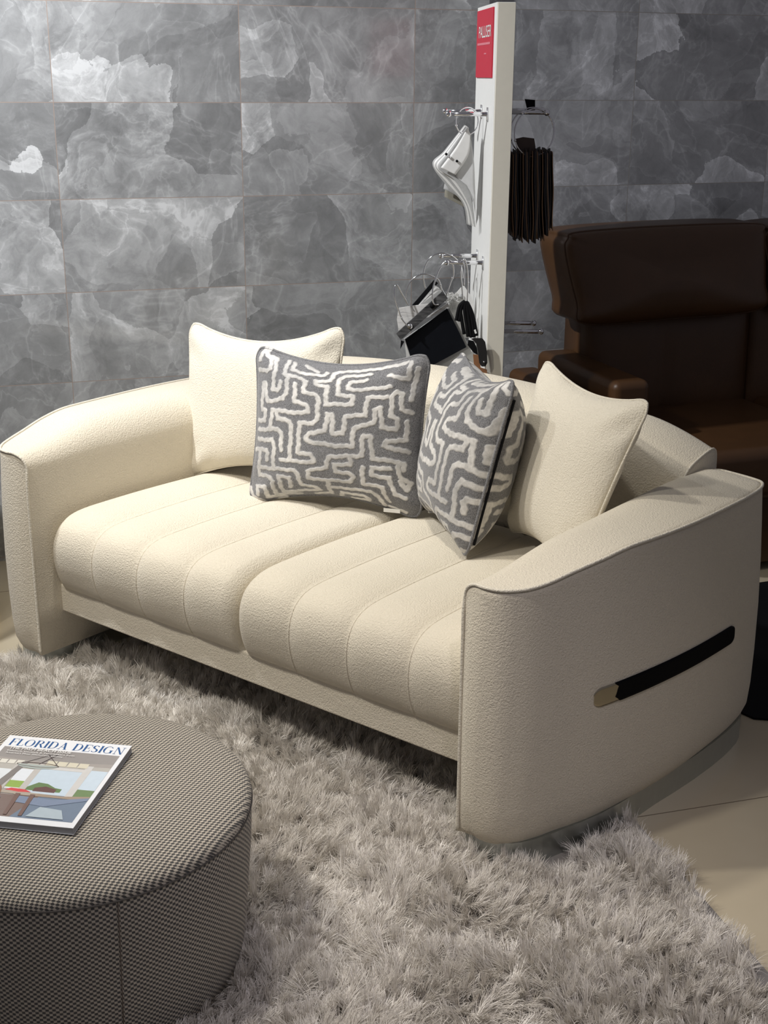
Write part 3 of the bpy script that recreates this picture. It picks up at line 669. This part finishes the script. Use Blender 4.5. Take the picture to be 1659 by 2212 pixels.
# ------------------------------------------------------------------ ottoman
oc = np.array([-.568, 2.108]); ott = empty('ottoman', (*oc, 0), 0, 'round taupe woven ottoman with a magazine on top, on the shag rug', 'ottoman')
def weave(name, polar=False):
    t = NT(name); v = t.coord(); sx = t.n('ShaderNodeSeparateXYZ'); t.set(sx.inputs[0], v)
    K = PI/.0047
    wob = t.math('MULTIPLY', t.math('SUBTRACT', t.noise(v, 25, 1), .5), .5)
    if polar:
        a = t.math('MULTIPLY', t.math('ARCTAN2', sx.outputs[1], sx.outputs[0]), .325*K*.82); b = t.math('MULTIPLY', sx.outputs[2], K*.95)
    else:
        c_, s_ = math.cos(.5), math.sin(.5)
        a = t.math('ADD', t.math('MULTIPLY', sx.outputs[0], K*c_*.82), t.math('MULTIPLY', sx.outputs[1], K*s_*.82))
        b = t.math('SUBTRACT', t.math('MULTIPLY', sx.outputs[1], K*c_), t.math('MULTIPLY', sx.outputs[0], K*s_))
    a = t.math('ADD', a, wob); b = t.math('ADD', b, wob)
    if not polar: a = t.math('ADD', a, t.math('MULTIPLY', sx.outputs[2], K*.7)); b = t.math('ADD', b, t.math('MULTIPLY', sx.outputs[2], K*.7))
    h = t.math('MULTIPLY', t.math('SINE', a), t.math('SINE', b))
    hh = t.ramp(t.math('ADD', t.math('MULTIPLY', h, .5), .5), [(.31, (0, 0, 0)), (.62, (1, 1, 1))])
    c = t.mix(hh, (.07, .068, .066), t.mix(t.noise(v, 240, 2), (.40, .35, .29), (.66, .60, .50)))
    t.bump(hh, .9, .0022)
    return t.fin(c, .85, Sheen_Weight=.1)
WT, WS = weave('woven_taupe_top'), weave('woven_taupe_side', True)
ZT = .345
MB().lathe([(.0005, ZT+.028), (.10, ZT+.0275), (.2, ZT+.025), (.27, ZT+.021), (.305, ZT+.015), (.322, ZT+.008), (.329, ZT-.002), (.3285, ZT-.012)], 128).build('top', WT, ott)
prof = [(.3275, ZT-.010), (.3285, ZT-.02), (.326, .25), (.318, .15), (.309, .05), (.302, .012), (.295, .008), (.001, .008)]
MB().lathe(prof, 128).build('side', WS, ott)
MB().tube([(.3292*math.cos(a), .3292*math.sin(a), ZT-.011) for a in np.linspace(0, 2*PI, 121)[:-1]], .0017, 8, True).build('piping', plain('dark_thread', (.10, .09, .08), .8), ott)
aa = math.atan2(at(268, 2000, 1.83)[1]-oc[1]-.02, at(268, 2000, 1.83)[0]-oc[0])
aa = -1.12
for da in (0,):
    MB().tube([(r*1.0008*math.cos(aa+da), r*1.0008*math.sin(aa+da), z) for r, z in prof[:5]], .0013, 6).build('seam', plain('taupe_thread', (.17, .14, .115), .8), ott)
# ------------------------------------------------------------------ magazine
def atz(px, py, z): d = ray(px, py); t = (z-CAM_H)/d[2]; return np.array([0, 0, CAM_H])+d*t
ZM = ZT+.0415
TR_ = atz(285, 1611, ZM); TL_ = atz(22, 1588, ZM); BR_ = atz(155, 1789, ZM)
mx_ = (TR_-TL_); MW = np.linalg.norm(mx_); mx_ /= MW; my_ = np.array([-mx_[1], mx_[0], 0]); MH = abs((TR_-BR_)@my_)
BL_ = TL_-my_*MH
print('MAG', MW, MH, (TR_-BR_)@mx_)
def mp(u, v, h=0): return BL_+mx_*u*MW+my_*v*MH+np.array([0, 0, h])
mo = mp(.5, .5); mo[2] = ZM-.013
mag = empty('magazine', mo, 0, 'glossy interiors magazine with blue masthead lying on the ottoman', 'magazine')
def slab(name, u0, u1, v0, v1, h0, h1, mat, **k):
    V = [mp(u0, v0, h0), mp(u1, v0, h0), mp(u1, v1, h0), mp(u0, v1, h0), mp(u0, v0, h1), mp(u1, v0, h1), mp(u1, v1, h1), mp(u0, v1, h1)]
    return obj(name, V, MB().box(0, 1, 0, 1, 0, 1).F, mat, mag, mo, smooth=False, **k)
def pages():
    t = NT('page_edges'); sx = t.n('ShaderNodeSeparateXYZ'); t.set(sx.inputs[0], t.coord())
    return t.fin(t.mix(t.math('SINE', t.math('MULTIPLY', sx.outputs[2], 9000)), (.28, .29, .32), (.42, .43, .46)), .6)
slab('pages', .004, .996, .004, .996, -.0125, -.0006, pages())
GLOSSW = plain('gloss_white_cover', (.80, .82, .86), .12, var=.02)
cover = slab('cover', 0, 1, 0, 1, -.0006, 0, GLOSSW); slab('back_cover', 0, 1, 0, 1, -.0131, -.0125, GLOSSW)
LAY = [0]
GM = {}
def gm(col):
    k = tuple(col)
    if k not in GM: GM[k] = plain('print_%d' % len(GM), col, .14, var=.05, nscale=90)
    return GM[k]
picV = {}; 
def pic(poly, col):      # printed shape on the picture: u,v in 0..1 of the cover photo
    LAY[0] += 1; h = .00006*LAY[0]
    picV.setdefault(tuple(col), []).append([mp(.035+.93*u, .055+.80*v, .0001+h*.35) for u, v in poly])
R_ = lambda a, b, c, d: [(a, c), (b, c), (b, d), (a, d)]
pic(R_(0, 1, 0, 1), (.36, .33, .31)); pic([(0, .84), (.42, .80), (1, .86), (1, 1), (0, 1)], (.30, .28, .27))
pic([(0, .62), (.36, .6), (1, .66), (1, .8), (0, .76)], (.46, .44, .41))
pic(R_(0, 1, .0, .30), (.20, .14, .12)); pic([(.5, 0), (1, 0), (1, .34), (.62, .34)], (.16, .21, .29))
pic(R_(.0, .22, .34, .66), (.72, .76, .80)); pic(R_(.0, .2, .34, .47), (.16, .30, .06)); pic(R_(.28, .40, .38, .68), (.74, .78, .84)); pic(R_(.28, .4, .4, .5), (.28, .42, .08))
pic(R_(.45, .80, .34, .70), (.56, .66, .76)); pic(R_(.86, 1, .32, .74), (.58, .68, .78)); pic(R_(.86, 1, .34, .45), (.16, .24, .10))
pic([(.45, .42), (.52, .50), (.60, .49), (.68, .44), (.74, .43), (.74, .38), (.45, .38)], (.13, .21, .08)); pic([(.52, .42), (.6, .45), (.7, .42), (.7, .37), (.52, .37)], (.13, .06, .05))
for a in (.22, .4): pic([(a, .32), (a+.055, .32), (a+.055, .78), (a, .78)], (.52, .50, .48))
pic([(.80, .30), (.86, .30), (.86, .80), (.80, .80)], (.60, .59, .58)); pic(R_(.43, .82, .70, .74), (.62, .61, .6))
for k in range(4): pic(R_(.46+k*.09, .54+k*.09, .76, .83), (.66, .62, .50))
for k in range(4): pic(R_(.0+k*.07, .06+k*.07, .74, .80), (.72, .70, .64))
pic([(.26, .78), (.31, .79), (.24, .36), (.16, .34)], (.22, .2, .19))
pic([(.40, .30), (1, .30), (1, .36), (.78, .33), (.40, .35)], (.35, .27, .2))
pic([(.45, .2), (.70, .17), (1, .30), (1, .34), (.74, .27), (.45, .29)], (.20, .25, .36))
pic([(.0, .33), (.52, .30), (.60, .34), (.0, .37)], (.42, .36, .3)); pic([(.30, .36), (.34, .39), (.46, .38), (.52, .35), (.42, .34)], (.60, .06, .06)); pic([(.02, .37), (.18, .37), (.16, .41), (.06, .42)], (.40, .18, .08))
def arc(cx, cy, rx, ry, a0, a1, w, col, n=14):
    P = [(cx+rx*math.cos(a0+(a1-a0)*i/n), cy+ry*math.sin(a0+(a1-a0)*i/n)) for i in range(n+1)]
    Q = [(cx+(rx-w)*math.cos(a0+(a1-a0)*i/n), cy+(ry-w)*math.sin(a0+(a1-a0)*i/n)) for i in range(n+1)]
    pic(P+Q[::-1], col)
pic([(.40+.17*math.cos(a), .745+.055*math.sin(a)) for a in np.linspace(PI, 2*PI, 12)]+[(.57, .75), (.23, .75)], (.40, .45, .43))
arc(.40, .75, .18, .035, 0, 2*PI, .008, (.09, .06, .05), 28)
for a, b in ((.26, .45), (.40, .49), (.56, .41)): pic([(a, .76), (a+.008, .76), (b+.008, .93), (b, .93)], (.08, .06, .06))
for cx in (.02, .20):
    arc(cx, .27, .09, .16, 0, PI, .014, (.25, .13, .07))
    pic([(cx-.05, .28), (cx-.04, .28), (cx+.06, .40), (cx+.05, .40)], (.26, .14, .08)); pic([(cx-.10, .02), (cx-.085, .02), (cx-.06, .28), (cx-.08, .28)], (.25, .14, .08)); pic([(cx+.07, .02), (cx+.085, .02), (cx+.09, .28), (cx+.075, .28)], (.25, .14, .08))
    pic([(cx-.09, .22), (cx+.10, .20), (cx+.12, .25), (cx-.06, .27)], (.13, .17, .24))
for x in (.44, .56): pic([(x, .02), (x+.03, .02), (x+.01, .32), (x-.03, .32)], (.17, .10, .08))
pic([(.62, .02), (.92, .02), (.86, .14), (.68, .16)], (.42, .50, .56))
for col, polys in picV.items():
    V = []; Fc = []
    for p in polys: Fc.append(tuple(range(len(V), len(V)+len(p)))); V += p
    obj('cover_print', V, Fc, gm(col), cover, mo, smooth=False)
# high-contrast serif masthead
def mast(txt, u0, u1, v0, v1, mat):
    T, t = .17, .035
    def bar(x0, y0, x1, y1, w, sl=0): return [(x0-w/2, y0), (x0+w/2, y0), (x1+w/2, y1), (x1-w/2, y1)]
    def hb(x0, x1, y, w): return [(x0, y-w/2), (x1, y-w/2), (x1, y+w/2), (x0, y+w/2)]
    def bowl(cx, cy, rx, ry, a0, a1, n=16):
        P = []; Q = []
        for i in range(n+1):
            a = a0+(a1-a0)*i/n; w = t+(T-t)*abs(math.cos(a))**1.3
            P.append((cx+rx*math.cos(a), cy+ry*math.sin(a))); Q.append((cx+(rx-w)*math.cos(a), cy+(ry-t)*math.sin(a)))
        return [[P[i], P[i+1], Q[i+1], Q[i]] for i in range(n)]
    sf = lambda x, y: hb(x-.13, x+.13, y, t)
    G = {'I': (.36, [bar(.18, 0, .18, 1, T), sf(.18, .015), sf(.18, .985)]),
         'F': (.68, [bar(.18, 0, .18, 1, T), sf(.18, .015), hb(.05, .64, .985, t), hb(.18, .48, .52, t), bar(.63, .78, .63, 1, t), bar(.48, .4, .48, .64, t)]),
         'L': (.68, [bar(.18, 0, .18, 1, T), sf(.18, .985), hb(.05, .64, .015, t), bar(.63, 0, .63, .25, t)]),
         'E': (.72, [bar(.18, 0, .18, 1, T), hb(.05, .66, .985, t), hb(.18, .5, .52, t), hb(.05, .66, .015, t), bar(.65, .78, .65, 1, t), bar(.5, .4, .5, .64, t), bar(.66, 0, .66, .25, t)]),
         'O': (.95, bowl(.46, .5, .43, .51, 0, 2*PI, 28)),
         'D': (.9, [bar(.18, 0, .18, 1, T), hb(.05, .4, .985, t), hb(.05, .4, .015, t)]+bowl(.38, .5, .45, .5, -PI/2, PI/2)),
         'R': (.86, [bar(.18, 0, .18, 1, T), sf(.18, .015), hb(.05, .4, .985, t), hb(.18, .42, .5, t), bar(.45, .5, .74, 0, T), hb(.7, .86, .015, t)]+bowl(.38, .742, .32, .258, -PI/2, PI/2)),
         'A': (.92, [bar(.16, 0, .44, 1, t), bar(.72, 0, .44, 1, T), hb(.27, .62, .34, t), hb(.03, .28, .015, t), hb(.57, .88, .015, t)]),
         'N': (.92, [bar(.16, 0, .16, 1, t), bar(.18, 1, .74, 0, T), bar(.76, 0, .76, 1, t), sf(.16, .015), sf(.76, .985)]),
         'G': (.98, bowl(.46, .5, .43, .51, .7, 2*PI-.9)+[bar(.76, .05, .76, .42, T*.9), hb(.6, .9, .43, t)]),
         'S': (.7, bowl(.35, .745, .28, .255, .4, 1.35*PI)[:]+bowl(.35, .255, .30, .255, -PI+.5, .42*PI)+[bar(.2, .62, .5, .40, T)]),
         ' ': (.42, [])}
    tot = sum(G[c][0] for c in txt); x = 0; V = []; Fc = []; k = 0
    for c in txt:
        for q in G[c][1]:
            k += 1; Fc.append(tuple(range(len(V), len(V)+4)))
            V += [mp(u0+(u1-u0)*(x+a)/tot, v0+(v1-v0)*b, .0002+.0000015*k) for a, b in q]
        x += G[c][0]
    obj('masthead', V, Fc, mat, cover, mo, smooth=False)
mast('FLORIDA DESIGN', .045, .975, .875, .962, plain('masthead_blue', (.012, .085, .27), .2, var=.05))
WT_ = plain('white_print', (.85, .85, .85), .3)
text_mesh('cover_text', 'THE PALM BEACH ISSUE', WT_, cover, mo, mx_, my_, mp(.09, .815, .0022), MW*.5, MH*.030)
text_mesh('cover_text', 'Interiors, Couture & Tastemakers from', WT_, cover, mo, mx_, my_, mp(.09, .785, .0022), MW*.54, MH*.017)
text_mesh('cover_text', "America's Most Glamorous County", WT_, cover, mo, mx_, my_, mp(.09, .757, .0022), MW*.46, MH*.017)
text_mesh('cover_text', 'LIFESTYLE', WT_, cover, mo, mx_, my_, mp(.06, .165, .0022), MW*.26, MH*.022)
# ------------------------------------------------------------------ shag rug
def vn(x, y, sd, f):       # cheap smooth pseudo noise
    r = np.random.default_rng(sd); s = np.zeros_like(x)
    for _ in range(7):
        a, b, p = r.normal(0, f), r.normal(0, f), r.uniform(0, 6.28); s = s+np.sin(a*x+b*y+p)
    return s/3.2
RA = .285; RU = np.array([math.cos(RA), math.sin(RA)]); RV = np.array([-RU[1], RU[0]])
RO = np.array([.585, 2.56])      # on the right edge
def shag():
    W_, up, dn = 2.3, 1.31, 1.5
    sp = .0125
    a, b = np.meshgrid(np.arange(-W_, -.004, sp), np.arange(-dn, up, sp), indexing='ij'); a = a.ravel(); b = b.ravel()
    a = a+RNG.uniform(-.5, .5, a.size)*sp; b = b+RNG.uniform(-.5, .5, a.size)*sp; a = np.minimum(a, -.003)-.024
    a = a + (.008*np.sin(b*23)+.006*np.sin(b*61+1))*(a > -.05)
    X = RO[0]+a*RU[0]+b*RV[0]; Y = RO[1]+a*RU[1]+b*RV[1]
    P = np.stack([X, Y, np.full_like(X, .03-CAM_H)], 1); z = P@_f; z = np.maximum(z, .3)
    px = 829.5+F_PX*(P@_r)/z; py = 1106-F_PX*(P@_u)/z
    vis = (px > -160) & (px < 1820) & (py > 1150) & (py < 2420)
    loc = np.stack([(X-O[0])*XS[0]+(Y-O[1])*XS[1], (X-O[0])*YS[0]+(Y-O[1])*YS[1]], 1)
    hid = (loc[:, 0] > .02) & (loc[:, 0] < .22) & (loc[:, 1] > .04) & (loc[:, 1] < .95)
    hid |= (loc[:, 0] < -1.44) & (loc[:, 0] > -1.64) & (loc[:, 1] > .04) & (loc[:, 1] < .95)
    hid |= np.hypot(X-oc[0], Y-oc[1]) < .29
    hid |= (loc[:, 1] > .62) & (loc[:, 0] > -1.5)
    hid |= loc[:, 1] > 1.0
    keep = ~hid & (vis | (RNG.random(X.size) < .22))
    X, Y, vis, loc = X[keep], Y[keep], vis[keep], loc[keep]
    nb = np.where(vis, 28, 10); idx = np.repeat(np.arange(X.size), nb); n = idx.size
    print('SHAG tufts', X.size, 'strands', n)
    ang = 2.1*vn(X, Y, 3, 9.)+1.6*vn(X, Y, 4, 26.)+RNG.normal(0, .55, X.size)
    lean = np.clip(.70+.38*vn(X, Y, 5, 14.)+RNG.normal(0, .22, X.size), .15, 1.35)
    # strands gather in palm-sized tufts that open outwards from their middle
    cs_ = .047; gx, gy = np.floor(X/cs_).astype(int), np.floor(Y/cs_).astype(int); best = np.full(X.size, 9.); ox_ = np.zeros(X.size); oy_ = np.zeros(X.size)
    for i_ in (-1, 0, 1):
        for j_ in (-1, 0, 1):
            hx, hy = gx+i_, gy+j_; h1 = np.abs(np.sin(hx*127.1+hy*311.7)*43758.5) % 1; h2 = np.abs(np.sin(hx*269.5+hy*183.3)*43758.5) % 1
            qx, qy = X-(hx+h1)*cs_, Y-(hy+h2)*cs_; dd_ = np.hypot(qx, qy); m_ = dd_ < best
            best = np.where(m_, dd_, best); ox_ = np.where(m_, qx, ox_); oy_ = np.where(m_, qy, oy_)
    lx = .78*lean*np.cos(ang)+ox_/.026*.55; ly = .78*lean*np.sin(ang)+oy_/.026*.55
    ang = np.arctan2(ly, lx); lean = np.clip(np.hypot(lx, ly), .05, 1.3)
    ln = .049*(1+.26*vn(X, Y, 6, 18.)+RNG.normal(0, .12, X.size)); tint = RNG.uniform(0, 1, X.size)
    # pile is pressed down beside feet of the furniture
    dd = np.clip((np.hypot(X-oc[0], Y-oc[1])-.30)/.03, 0, 1); ln *= .6+.4*dd
    A = ang[idx]+RNG.normal(0, .22, n); Ln = lean[idx]+RNG.normal(0, .13, n); L = ln[idx]*RNG.uniform(.78, 1.15, n)
    rx = X[idx]+RNG.normal(0, .0028, n); ry = Y[idx]+RNG.normal(0, .0028, n)
    curl = RNG.normal(0, .5, n); S = 4
    pts = np.zeros((n, S+1, 3)); pts[:, 0] = np.stack([rx, ry, np.full(n, .006)], 1)
    for k in range(1, S+1):
        t = k/S; th = Ln*(.45+.95*t); aa_ = A+curl*t
        d = np.stack([np.sin(th)*np.cos(aa_), np.sin(th)*np.sin(aa_), np.cos(th)], 1)
        pts[:, k] = pts[:, k-1]+d*(L/S)[:, None]
    pts[:, :, 2] = np.maximum(pts[:, :, 2], .006)
    wa = A+PI/2+RNG.normal(0, .6, n); wd = np.stack([np.cos(wa), np.sin(wa), RNG.normal(0, .25, n)], 1)
    w = RNG.uniform(.00045, .00085, n); V = np.zeros((n, S+1, 2, 3)); wt = [1, 1, .95, .75, .25]
    for k in range(S+1):
        V[:, k, 0] = pts[:, k]-wd*(w*wt[k])[:, None]; V[:, k, 1] = pts[:, k]+wd*(w*wt[k])[:, None]
    V = V.reshape(-1, 3); b0 = (np.arange(n)*(S+1)*2)[:, None]
    q = np.array([[2*k, 2*k+1, 2*k+3, 2*k+2] for k in range(S)]).reshape(1, -1)
    I = (b0+q).reshape(-1)
    # woven backing appended
    cs = [RO+RU*a_+RV*b_ for a_, b_ in ((-W_, -dn), (0, -dn), (0, up), (-W_, up))]
    nV = len(V); bv = np.array([(x, y, z_) for z_ in (.0005, .007) for x, y in cs])
    bf = np.array([(0, 3, 2, 1), (4, 5, 6, 7), (0, 1, 5, 4), (1, 2, 6, 5), (2, 3, 7, 6), (3, 0, 4, 7)])+nV
    V = np.concatenate([V, bv]); I = np.concatenate([I, bf.reshape(-1)])
    me = bpy.data.meshes.new('shag_rug'); nf = len(I)//4
    me.vertices.add(len(V)); me.vertices.foreach_set('co', V.astype(np.float32).ravel())
    me.loops.add(len(I)); me.loops.foreach_set('vertex_index', I.astype(np.int32))
    me.polygons.add(nf); me.polygons.foreach_set('loop_start', (np.arange(nf)*4).astype(np.int32))
    try: me.polygons.foreach_set('loop_total', np.full(nf, 4, np.int32))
    except Exception: pass
    me.polygons.foreach_set('use_smooth', np.ones(nf, bool))
    me.update(calc_edges=True)
    at_ = me.attributes.new('pattern', 'FLOAT', 'POINT')
    tv = np.concatenate([np.repeat(np.clip(tint[idx]*.6+RNG.uniform(0, .4, n), 0, 1), (S+1)*2), np.zeros(8)])
    at_.data.foreach_set('value', tv.astype(np.float32))
    o = bpy.data.objects.new('shag_rug', me); C.objects.link(o)
    t = NT('silky_shag'); a_ = t.n('ShaderNodeAttribute'); a_.attribute_name = 'pattern'
    c = t.ramp(a_.outputs['Fac'], [(0, (.64, .595, .535)), (1, (.95, .915, .86))])
    t.fin(c, .34, Specular_IOR_Level=.8)
    tr = t.n('ShaderNodeBsdfTranslucent'); t.set(tr.inputs[0], c); mx = t.n('ShaderNodeMixShader'); mx.inputs[0].default_value = .12
    t.set(mx.inputs[1], t.p.outputs[0]); t.set(mx.inputs[2], tr.outputs[0]); t.set(t.out.inputs[0], mx.outputs[0])
    me.materials.append(t.m)
    tag(o, 'large pale beige long-pile shag rug under the cream sofa and ottoman', 'rug')
shag()
# ------------------------------------------------------------------ light
def spot(name, loc, tgt, power, size, angle, blend, col):
    l = bpy.data.lights.new(name, 'SPOT'); l.energy = power; l.shadow_soft_size = size; l.spot_size = angle; l.spot_blend = blend; l.color = col
    o = bpy.data.objects.new(name, l); C.objects.link(o); o.location = loc
    o.rotation_euler = (Vector(tgt)-Vector(loc)).to_track_quat('-Z', 'Y').to_euler(); return o
spot('ceiling_spot_key', (-.62, 2.98, 2.95), (-.42, 2.9, .3), 102, .07, 1.3, .9, (1, .95, .86))
spot('ceiling_spot_side', (-1.6, 2.3, 2.7), (-.2, 2.9, .4), 106, .05, 1.2, .8, (1, .94, .84))
spot('ceiling_spot_wall', (-1.75, 3.15, 2.95), (-1.2, 4.3, 1.75), 400, .06, 1.9, 1., (.97, .98, 1))
spot('fill_spot_seat', (-1.2, 1.65, 2.9), (-.2, 2.7, .3), 95, .07, .95, .9, (1, .95, .87))  # added unseen fill that brightens the sofa front in place of bounce light
spot('ceiling_spot_front', (.45, .9, 2.9), (.32, 1.95, .1), 78, .08, .75, 1., (1, .93, .99))
w = bpy.data.worlds.new('showroom_ambient'); bpy.context.scene.world = w; w.use_nodes = True
w.node_tree.nodes['Background'].inputs[0].default_value = (.93, .90, 1, 1); w.node_tree.nodes['Background'].inputs[1].default_value = .135
sc = bpy.context.scene; sc.view_settings.view_transform = 'Standard'; sc.view_settings.look = 'None'; sc.view_settings.gamma = 1; sc.view_settings.exposure = 0
sc.cycles.use_denoising = True; sc.cycles.max_bounces = 5; sc.cycles.use_adaptive_sampling = True; sc.cycles.adaptive_threshold = .03
